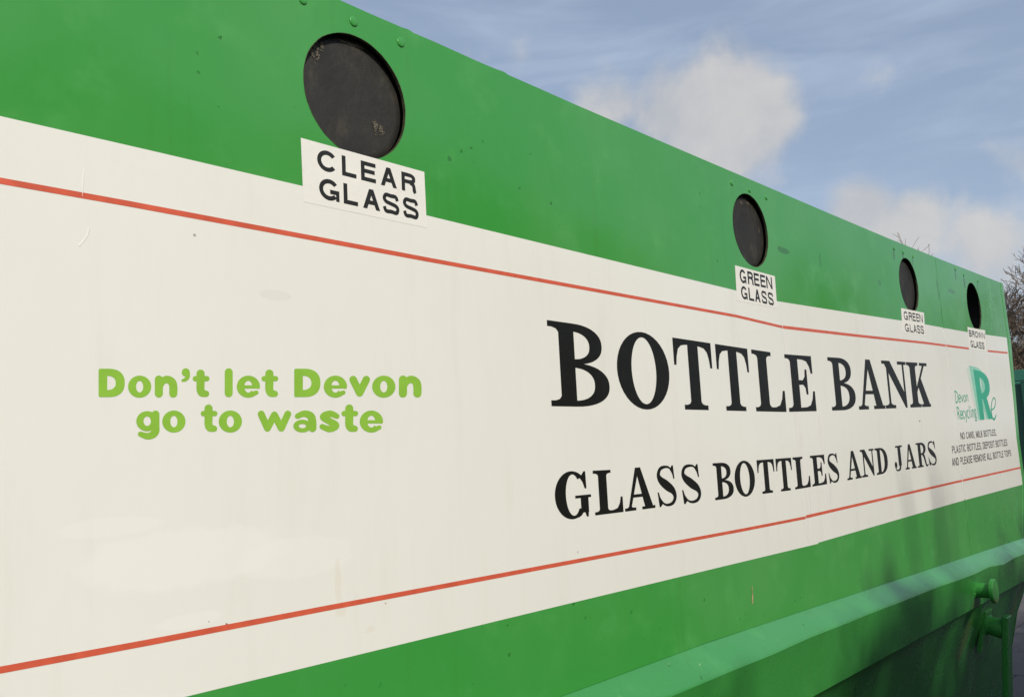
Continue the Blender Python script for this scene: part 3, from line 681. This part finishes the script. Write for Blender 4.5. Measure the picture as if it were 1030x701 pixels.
# ------------------------------------------------------------------ small notice and logo
WID = {'I': .34, ',': .34, ' ': .42, 'M': 1.25, 'W': 1.3, 'L': .82, 'E': .86, 'N': 1.02, 'O': 1.12, 'C': 1.05}
def auto(txt, x0, x1, gap=.20):
    tot = sum(WID.get(c, .95)+gap for c in txt)-gap; r = []; x = 0
    a, b = x0, x1
    for c in txt:
        w = WID.get(c, .95); r.append((x/tot, (x+w)/tot)); x += w+gap
    # even spacing on the panel, not in the picture
    return r
def notice(txt, x0, x1, toppx, basepx):
    bs_px = sorted(basepx); X0 = px(x0, interp(bs_px, x0))[0]; X1 = px(x1, interp(bs_px, x1))[0]
    tp, bs = [px(*q) for q in toppx], [px(*q) for q in basepx]; vf = ([], [])
    for c, (a, b) in zip(txt, auto(txt, x0, x1)):
        if c == ' ': continue
        Xl, Xr = X0+a*(X1-X0), X0+b*(X1-X0); xm = (Xl+Xr)/2; asp = (Xr-Xl)/(interp(tp, xm)-interp(bs, xm))
        def f(u, v, Xl=Xl, Xr=Xr):
            X = Xl+u*(Xr-Xl); zb, zt = interp(bs, X), interp(tp, X); return X, zb+(zt-zb)*v
        place(sans(c, asp, .16), f, YT, vf)
    o = mesh('notice_lettering', vf[0], orient(vf), mgrey, bank); o['kind'] = 'stuff'; o['label'] = 'small black line reading %s' % txt
notice('NO CANS, MILK BOTTLES,', 966.4, 1002.4, [(966.4, 434.9), (1001.5, 431.5)], [(967.4, 441.7), (1002, 437.9)])
notice('PLASTIC BOTTLES, DEPOSIT BOTTLES', 958, 1013.3, [(958.2, 448.4), (1012.6, 441.4)], [(959, 455.7), (1013, 448.1)])
notice('AND PLEASE REMOVE ALL BOTTLE TOPS', 958, 1017.2, [(958.2, 460.8), (1016.4, 452.2)], [(958.2, 468.7), (1016.9, 458.4)])
def small_words(txt, x0, x1, toppx, basepx, wd):
    bs_px = sorted(basepx); X0 = px(x0, interp(bs_px, x0))[0]; X1 = px(x1, interp(bs_px, x1))[0]
    tp, bs = [px(*q) for q in toppx], [px(*q) for q in basepx]; vf = ([], [])
    tot = sum(LC[c][1]+.09 for c in txt)-.09; x = 0
    for c in txt:
        w = LC[c][1]; Xl, Xr = X0+x/tot*(X1-X0), X0+(x+w)/tot*(X1-X0); x += w+.09; xm = (Xl+Xr)/2; asp = (Xr-Xl)/(interp(tp, xm)-interp(bs, xm))
        def f(u, v, Xl=Xl, Xr=Xr):
            X = Xl+u*(Xr-Xl); zb, zt = interp(bs, X), interp(tp, X); return X, zb+(zt-zb)*v
        pol = []
        for s in LC[c][0]: pol += stroke(s, wd, asp, len(s) > 3)
        place(pol, f, YT, vf)
    o = mesh('logo_words', vf[0], orient(vf), mteal, bank); o['kind'] = 'stuff'; o['label'] = 'small teal word %s' % txt
small_words('Devon', 961, 974.2, [(961, 393.6), (974, 394.4)], [(961.2, 404.8), (974, 403.7)], .12)
small_words('Recycling', 963.2, 982.4, [(963.3, 409.8), (982.4, 407.6)], [(963.8, 421.6), (982.4, 419.6)], .12)
def logoR(dx, dy, mat, y, nm, sc=1.0):
    """heavy R; box corners in the picture"""
    tl, tr, bl, br_ = px(978.8+dx, 371.6+dy), px(994.0+dx, 375+dy), px(986.0+dx*.4, 422.4+dy*.0), px(998.2+dx*.5, 421.2+dy*.0)
    def f(u, v):
        a = (bl[0]+(br_[0]-bl[0])*u, bl[1]+(br_[1]-bl[1])*u); b = (tl[0]+(tr[0]-tl[0])*u, tl[1]+(tr[1]-tl[1])*u)
        return a[0]+(b[0]-a[0])*v, a[1]+(b[1]-a[1])*v
    vf = ([], [])
    pol = [rect(0, 0, .34, 1)]+strip(he(.34, .71, .66, .29, 2.3), he(.30, .70, .36, .16, 2.2))+[[(.38, .46), (.70, .46), (1.02, 0), (.66, 0)]]
    place(pol, f, y, vf); mesh(nm, vf[0], orient(vf), mat, bank)
logoR(-7.0, -2.0, mteal3, YS, 'logo_ghost'); logoR(-4.2, -4.0, mteal2, YL, 'logo_ghost'); logoR(0, 0, mteal, YT, 'logo_letter')  # two paler printed copies of the R, offset behind it
vf = ([], [])
ep = [(996.5, 412.5), (1000, 410), (1001.3, 403.5), (999.6, 400.0), (997.6, 404), (996.9, 412), (998, 419.5), (1000, 421.6), (1002, 417)]
epw = [px(*q) for q in ep]; epn = [((x-epw[0][0])*10, (z-EYE)*10, .062*(1.5 if 5 <= k <= 7 else 1)) for k, (x, z) in enumerate(epw)]
place(stroke(epn, 0, 1, True), lambda u, v: (epw[0][0]+u/10, EYE+v/10), YT-.0003, vf)
mesh('logo_letter', vf[0], orient(vf), mteal, bank)

# ------------------------------------------------------------------ green slogan in heavy rounded letters
def rl(ch):
    o = []
    if ch == 'D':
        o = [rect(9, 0, 62, 163), rect(0, 9, 50, 154), circ((9, 9), 9, 14), circ((9, 154), 9, 14), rect(9, 122, 62, 163), rect(9, 0, 62, 41)]
        o[0] = rect(9, 0, 50, 163); o += strip(he(58, 81.5, 93, 81.5, 2.35), he(48, 81.5, 51, 41, 2.3)); o += [rect(40, 122.4, 60, 162.9), rect(40, .1, 60, 40.6)]
    elif ch == 'o': o = ell(66.5, 60, 67, 63.5, 20.5, 33)
    elif ch == 'n': o = stroke([(24, 101), (24, 20.5)], 47, 1, False, True)+stroke([(30, 62, 34), (46, 91, 40), (72, 101.5, 43), (98, 88, 46), (107, 62, 47), (107, 20.5, 47)], 0, 1, True, True)
    elif ch == "'": o = [circ((29, 142), 23.5, 24)]+stroke([(42, 138, 22), (40, 116, 24), (26, 100, 21), (12, 96, 17)], 0, 1, True, True)
    elif ch == 't': o = stroke([(45, 135, 47), (45, 80, 47), (45, 44, 46), (54, 24, 44), (77, 19, 36)], 0, 1, True, True)+stroke([(15, 106), (81, 106)], 31, 1, False, True)
    elif ch == 'l': o = stroke([(23, 143), (23, 22)], 46, 1, False, True)
    elif ch == 'e': o = ell(67, 60, 67, 63.5, 23, 34, 0, 320, 44)+[rect(38, 49, 127, 68)]+stroke([(98, 20, 26), (113, 26, 25)], 0, 1, False, True)+[circ((124, 57), 10, 16), [(88, 68), (134, 60), (133, 53), (88, 49)]]
    elif ch == 'v': o = stroke([(22, 101), (60, 24)], 43, 1, False, True)+stroke([(98, 101), (60, 24)], 43, 1, False, True)
    elif ch == 'w': o = sum([stroke([a, b], 40, 1, False, True) for a, b in (((21, 103), (57, 22)), ((97, 98), (57, 22)), ((97, 98), (137, 22)), ((174, 103), (137, 22)))], [])
    elif ch == 'g': o = ell(63, 62, 63, 58, 21, 27)+stroke([(111, 101, 45), (111, 40, 45), (110, 6, 46), (94, -16, 42), (62, -24, 38), (24, -12, 30)], 0, 1, True, True)
    elif ch == 'a': o = stroke([(24, 91, 31), (62, 105, 37), (98, 93, 44), (109, 64, 46), (110, 22, 46)], 0, 1, True, True)+ell(52, 34, 52, 37, 21, 12)
    elif ch == 's': o = stroke([(102, 91, 31), (64, 105, 37), (26, 88, 42), (58, 63, 40), (96, 37, 42), (60, 17, 37), (18, 31, 31)], 0, 1, True, True)
    return o
S_ = 5.7222
vf = ([], [])
for line, yb in (((('D', 80), ('o', 250), ('n', 403), ("'", 553), ('t', 622), ('l', 806), ('e', 875), ('t', 1018), ('D', 1206), ('e', 1376), ('v', 1523), ('o', 1655), ('n', 1808)), 225),
                 ((('g', 297), ('o', 447), ('t', 668), ('o', 772), ('w', 995), ('a', 1201), ('s', 1349), ('t', 1478), ('e', 1583)), 425.5)):
    for ch, x0 in line:
        pol = [[(a/100, b/100) for a, b in p] for p in rl(ch)]
        vf = ([], []); place(pol, lambda u, v: px(85+(x0+u*100)/S_, 360+(yb-v*100)/S_), -.00045, vf)
        o = mesh('letter', vf[0], orient(vf), mlime, sheetA); o['label'] = 'lime green rounded letter %s of the slogan' % ch

# ------------------------------------------------------------------ pins and hanging bar near the far end
def ydir(p, l): return (p[0], p[1]-l, p[2])
X, Z = px(979, 593, -.03)
b0 = (X, -.022, Z)
bm = bmesh.new(); add_cyl(bm, b0, ydir(b0, .016), .034, .032, 28); o1 = bmobj('lifting_pin', bm, mlow, bank)
bm = bmesh.new(); add_cyl(bm, ydir(b0, .015), ydir(b0, .070), .026, .026, 28); bmobj('shaft', bm, mlow, o1)
bm = bmesh.new(); add_cyl(bm, ydir(b0, .069), ydir(b0, .082), .042, .042, 28, .003); bmobj('disc', bm, mlow, o1)
X, Z = px(988, 627, .05)
bm = bmesh.new(); add_box(bm, (-.055, -.012, -.10), (.03, .004, .06), .003); o2 = bmobj('hinge_bracket', bm, mlow, bank)
bm = bmesh.new(); add_cyl(bm, (0, -.008, 0), (0, -.068, 0), .036, .036, 28, .004); bmobj('pivot_tube', bm, mlow, o2)
bm = bmesh.new(); add_box(bm, (-.036, -.088, -.58), (.036, -.067, .045), .004); hb = bmobj('hanging_bar', bm, mlow, o2); hb.rotation_euler.x = R_(-8)
o2.location = (X, .018+(EYE-.64-Z)*.245, Z); o2.rotation_euler.x = R_(13.5)
def weld_ring(c, r, parent, n=40):
    rnd = random.Random(n); vv, f = [], []
    for k in range(n):
        a = 2*math.pi*k/n; rr_ = r+rnd.gauss(0, .0012); t_ = .0055+rnd.gauss(0, .001)
        for (dr, dy) in ((t_, .001), (t_*.4, -t_*.8), (0, -t_)): vv.append((c[0]+(rr_+dr)*math.cos(a), c[1]+dy, c[2]+(rr_+dr)*math.sin(a)))
    for k in range(n):
        q = (k+1) % n
        for j_ in (0, 1): f.append((3*k+j_, 3*q+j_, 3*q+j_+1, 3*k+j_+1))
    mesh('weld_bead', vv, f, mlow, parent, True)
weld_ring((b0[0], b0[1]-.016, b0[2]), .025, o1); weld_ring((0, -.012, 0), .035, o2, 44)
# rust at the far lower corner and small chips
def chip(cx, cyp, rx, ry, mat, yy, name, n=9, seed=1):
    rnd = random.Random(seed); pts = []
    for k in range(n):
        a = 2*math.pi*k/n; s = rnd.uniform(.55, 1.1); pts.append(px(cx+rx*s*math.cos(a), cyp+ry*s*math.sin(a), yy))
    mesh(name, [(x, yy, z) for x, z in pts], [tuple(range(n))[::-1]], mat, bank)
chip(757, 601, .9, 8, mtan, -.0009, 'paint_chip', 9, 3); chip(756.5, 592, .5, 4, mtan, -.0010, 'paint_chip', 7, 4)
chip(228, 627, 1.3, .7, mrust, YS, 'rust_spot', 7, 5); chip(210, 625, .9, .6, mrust, YS, 'rust_spot', 7, 6); chip(388, 606.5, 1.3, 1.0, mtan, YS, 'rust_spot', 7, 7)
chip(925, 423.5, .8, .9, mgrey, YS, 'rust_spot', 7, 8)

# ------------------------------------------------------------------ trees
mbark = flat('bare_bark', (.105, .078, .056), .9, .3, .3, 12)
mtwig = flat('twig_bark', (.165, .122, .088), .9, .25, 0, 3)
mleaf = flat('withered_leaf', (.20, .125, .065), .8, .35, 0, 2)
def bare_tree(name, loc, h, seed, label, leaves=500, depth=6, spread=.55, group=None, lean=(0, 0), r0=None, rz=0.0):
    rnd = random.Random(seed); t = empty(name, loc); tag(t, label, 'tree', group)
    tv, tf, cv, cf, lv, lf = [], [], [], [], [], []
    def tube(a, b, ra, rb, V, F, seg):
        ax = (b-a); 
        if ax.length < 1e-5: return
        ax.normalize(); u = ax.orthogonal().normalized(); w = ax.cross(u); k = len(V)
        for p, r in ((a, ra), (b, rb)):
            for i in range(seg):
                an = 2*math.pi*i/seg; V.append(p+(u*math.cos(an)+w*math.sin(an))*r)
        for i in range(seg): j = (i+1) % seg; F.append((k+i, k+j, k+seg+j, k+seg+i))
    def grow(p, d, l, r, lev):
        n = 4 if lev < 3 else 3; V, F, seg = (tv, tf, 9) if lev < 2 else (cv, cf, 5 if lev < 4 else 3)
        for i in range(n):
            d2 = (d+Vector((rnd.gauss(0, .13), rnd.gauss(0, .13), rnd.gauss(.04, .1)))).normalized()
            q = p+d2*(l/n); r2 = max(RMIN if lev else 0, r*(1-.34/n*(1 if lev else .8)))
            tube(p, q, r, r2, V, F, seg); p, d, r = q, d2, r2
            if lev < depth and (lev > 0 or i >= 1):
                for _ in range(1 if lev < 2 else rnd.choice((1, 1, 2))):
                    side = Vector((rnd.gauss(0, 1), rnd.gauss(0, 1), rnd.gauss(.35, .5))).normalized()
                    grow(p, (d*(1-spread)+side*spread).normalized(), l*rnd.uniform(.52, .78), r*rnd.uniform(.45, .66), lev+1)
            if lev >= depth-1 and len(lf) < leaves and rnd.random() < .5:
                c = p+Vector((rnd.gauss(0, .05), rnd.gauss(0, .05), rnd.gauss(0, .05))); u = Vector((rnd.gauss(0, 1), rnd.gauss(0, 1), rnd.gauss(0, 1))).normalized(); w = u.orthogonal().normalized(); s = rnd.uniform(.03, .055); k = len(lv)
                lv.extend((c-u*s, c+w*s*.6, c+u*s, c-w*s*.6)); lf.append((k, k+1, k+2, k+3))
    r0 = r0 or h*.022; RMIN = .0065
    grow(Vector((0, 0, -.05)), Vector((lean[0], lean[1], 1)).normalized(), h*.42, r0, 0)
    mesh('trunk', tv, tf, mbark, t, True); cr_ = mesh('crown', cv, cf, mtwig, t)
    if lf: mesh('leaves', lv, lf, mleaf, cr_)
    t.rotation_euler.z = rz
    return t
def at_dir(x, y, dist):
    d = ray(x, y); k = dist/math.hypot(d.x, d.y); return (d.x*k, -1+d.y*k, 0)
GRP = 'bare trees beyond the bottle bank'
bare_tree('bare_tree', at_dir(1030, 400, 24), 5.5, 11, 'bare brown tree with few withered leaves, just past the far end of the bank', 5000, 6, .55, GRP, rz=3.6)
bare_tree('bare_tree', at_dir(1052, 400, 27), 6.4, 21, 'bare brown tree at the right edge, behind the front tree', 5000, 6, .55, GRP)
bare_tree('bare_tree', at_dir(1014, 400, 30), 6.0, 5, 'thin bare tree partly hidden by the top far corner of the bank', 4000, 6, .55, GRP, rz=2.2)
bare_tree('bare_tree', at_dir(901, 400, 30), 7.35, 31, 'bare treetop whose twigs just show above the bank between two openings', 300, 6, .45, GRP)
bare_tree('bare_tree', (13.0, -3.1, 0), 5.2, 41, 'slender bare tree standing out in the yard opposite the far end of the bank', 200, 5, .5, None, (-.03, .0), .10)
bare_tree('bare_tree', (14.6, -4.9, 0), 5.6, 43, 'taller bare tree farther out in the yard opposite the far end', 200, 5, .5, None, (.04, .0), .12)

# slim unseen young tree, placed so its stems shade the far end of the band
def sapling(xw, d, label):
    t = empty('shadow_sapling', (xw-.333*d, -d, 0)); tag(t, label, 'tree')
    rnd = random.Random(17); tv, tf = [], []
    def tube(pts, r0_, r1_):
        k0 = len(tv); n = len(pts); sg = 7
        for i_, p in enumerate(pts):
            r = r0_+(r1_-r0_)*i_/(n-1)
            for a in range(sg): tv.append((p[0]+r*math.cos(6.283*a/sg), p[1]+r*math.sin(6.283*a/sg), p[2]))
        for i_ in range(n-1):
            for a in range(sg): b = (a+1) % sg; tf.append((k0+i_*sg+a, k0+i_*sg+b, k0+(i_+1)*sg+b, k0+(i_+1)*sg+a))
    Z0 = .9+.4*d; ZT = 1.24+.813*d
    tube([(0, 0, -.05), (.02, .01, Z0*.4), (0, 0, Z0*.8), (.01, 0, Z0+.1)], .045, .036); mesh('trunk', tv, tf, mbark, t, True)
    tv, tf = [], []
    for (dx, dy, zt, r) in ((-.22, .05, ZT, .042), (.05, -.05, ZT+.06, .048), (.24, .05, ZT-.08, .036), (-.45, .0, ZT-.3, .03), (.12, .08, ZT-.1, .022)):
        tube([(dx*u**.8+rnd.gauss(0, .012), dy*u, Z0+(zt-Z0)*u) for u in (0, .2, .4, .6, .8, 1)], r, .010)
        for k in range(7):
            u = rnd.uniform(.35, .75); b0_ = (dx*u**.8, dy*u, Z0+(zt-Z0)*u); l_ = rnd.uniform(.15, .4); an = rnd.uniform(-1, 1)
            tube([b0_, (b0_[0]+l_*.5*an, b0_[1]+rnd.gauss(0, .1), b0_[2]+l_*.8)], .007, .004)
    mesh('crown', tv, tf, mtwig, t, True)
sapling(3.25, 4.3, 'unseen bare young tree placed to cast stem shadows on the bank')

# loose evergreen hedge added out of view to shade the lower half of the bank
rnd = random.Random(9)
HY = -3.0
def shrub_h(x):      # top line of the hedge
    return 3.13+.16*max(0, min(1, (x-.9)/.5))+.05*math.sin(x*1.9+.6)+.04*math.sin(x*4.3)+.03*math.sin(x*9.1+1)+.20*math.exp(-((x-1.76)/.18)**2)-.25*max(0, x-5.5)
hed = empty('shade_hedge', (0, HY-.6, 0)); tag(hed, 'unseen evergreen row added to shade the lower half of the bank', 'shade_hedge')
lv, lf, cv_, cf_ = [], [], [], []
hxs = [.2+.2*i for i in range(33)]
for x in hxs: cv_ += [(x, -.45, 0), (x, .45, 0), (x, .35, shrub_h(x)-.22), (x, -.35, shrub_h(x)-.22)]
for i in range(len(hxs)-1):
    for a in range(4): b = (a+1) % 4; cf_.append((4*i+a, 4*i+b, 4*i+4+b, 4*i+4+a))
cf_ += [(0, 1, 2, 3), tuple(4*(len(hxs)-1)+k for k in (3, 2, 1, 0))]
mesh('inner_mass', cv_, cf_, flat('hedge_inside', (.02, .032, .014), .9, .3, 0, 3), hed)
for k in range(22000):
    X_ = rnd.uniform(.05, 6.7); hz = shrub_h(X_); f_ = rnd.random()
    if f_ < .45: c = Vector((X_, .52+rnd.gauss(0, .09), rnd.uniform(.05, hz)))
    elif f_ < .7: c = Vector((X_, -.52+rnd.gauss(0, .09), rnd.uniform(.05, hz)))
    else: c = Vector((X_, rnd.uniform(-.5, .5), hz-.10+max(-.2, min(.12, rnd.gauss(0, .07)))))
    u = Vector((rnd.gauss(0, 1), rnd.gauss(0, 1), rnd.gauss(0, 1))).normalized(); w = u.orthogonal().normalized(); q = rnd.uniform(.03, .06); i = len(lv)
    lv += [c-u*q, c+w*q*.55, c+u*q, c-w*q*.55]; lf.append((i, i+1, i+2, i+3))
lo_ = mesh('leaves', lv, lf, flat('hedge_leaf', (.05, .085, .03), .6, .4, 0, 4), hed); lo_['kind'] = 'stuff'

# hedge of thin scrub behind the trees: many short stems
rnd = random.Random(3); sv, sf = [], []
for k in range(2600):
    a = at_dir(rnd.uniform(985, 1120), 400, rnd.uniform(34, 40)); hgt = rnd.uniform(1.0, 3.6)*rnd.uniform(.6, 1)
    p = Vector(a); d = Vector((rnd.gauss(0, .22), rnd.gauss(0, .22), 1)).normalized(); q = p+d*hgt; w = Vector((rnd.gauss(0, 1), rnd.gauss(0, 1), 0)).normalized()*.022; u = Vector((-w.y, w.x, 0))
    i = len(sv); sv += [p+w, p-w*.5+u, p-w*.5-u, q]; sf += [(i, i+1, i+3), (i+1, i+2, i+3), (i+2, i, i+3)]
sc = mesh('scrub', sv, sf, mtwig); sc['kind'] = 'stuff'; sc['label'] = 'brown leafless scrub behind the dark green container'; sc['category'] = 'scrub'

# ------------------------------------------------------------------ second container, far right
mcon = paint('dark_green_paint', (.012, .075, .045), (.018, .10, .06), .45, False, .3)
mrim = paint('rim_green_paint', (.03, .16, .10), (.04, .19, .12), .4, False, .3)
con = empty('waste_container', (14.6, 1.05, 0)); tag(con, 'dark green steel container with paler rim behind the far end of the bottle bank', 'container')
con.rotation_euler.z = R_(4)
Lc, Dc, Hc = 3.2, 2.6, 2.28
bm = bmesh.new(); add_box(bm, (0, 0, .14), (Lc, Dc, Hc-.2), .01); bmobj('body', bm, mcon, con)
bm = bmesh.new()
for lo, hi in (((-.07, -.07, Hc-.16), (Lc+.07, .05, Hc)), ((-.07, Dc-.05, Hc-.16), (Lc+.07, Dc+.07, Hc)), ((-.07, .05, Hc-.16), (.05, Dc-.05, Hc)), ((Lc-.05, .05, Hc-.16), (Lc+.07, Dc-.05, Hc))): add_box(bm, lo, hi, .008)
bmobj('rim', bm, mrim, con)
for k in range(4):
    bm = bmesh.new(); yk = .2+k*.7; add_box(bm, (-.055, yk, .15), (.0, yk+.1, Hc-.17), .006); bmobj('stiffener', bm, mcon, con)
for k in range(4):
    bm = bmesh.new(); xk = .25+k*.85; add_box(bm, (xk, -.055, .15), (xk+.1, .0, Hc-.17), .006); bmobj('stiffener', bm, mcon, con)
bm = bmesh.new(); add_box(bm, (.05, .1, 0), (Lc-.05, .25, .139)); bmobj('skid_rail', bm, mcon, con)
bm = bmesh.new(); add_box(bm, (.05, Dc-.25, 0), (Lc-.05, Dc-.1, .139)); bmobj('skid_rail', bm, mcon, con)
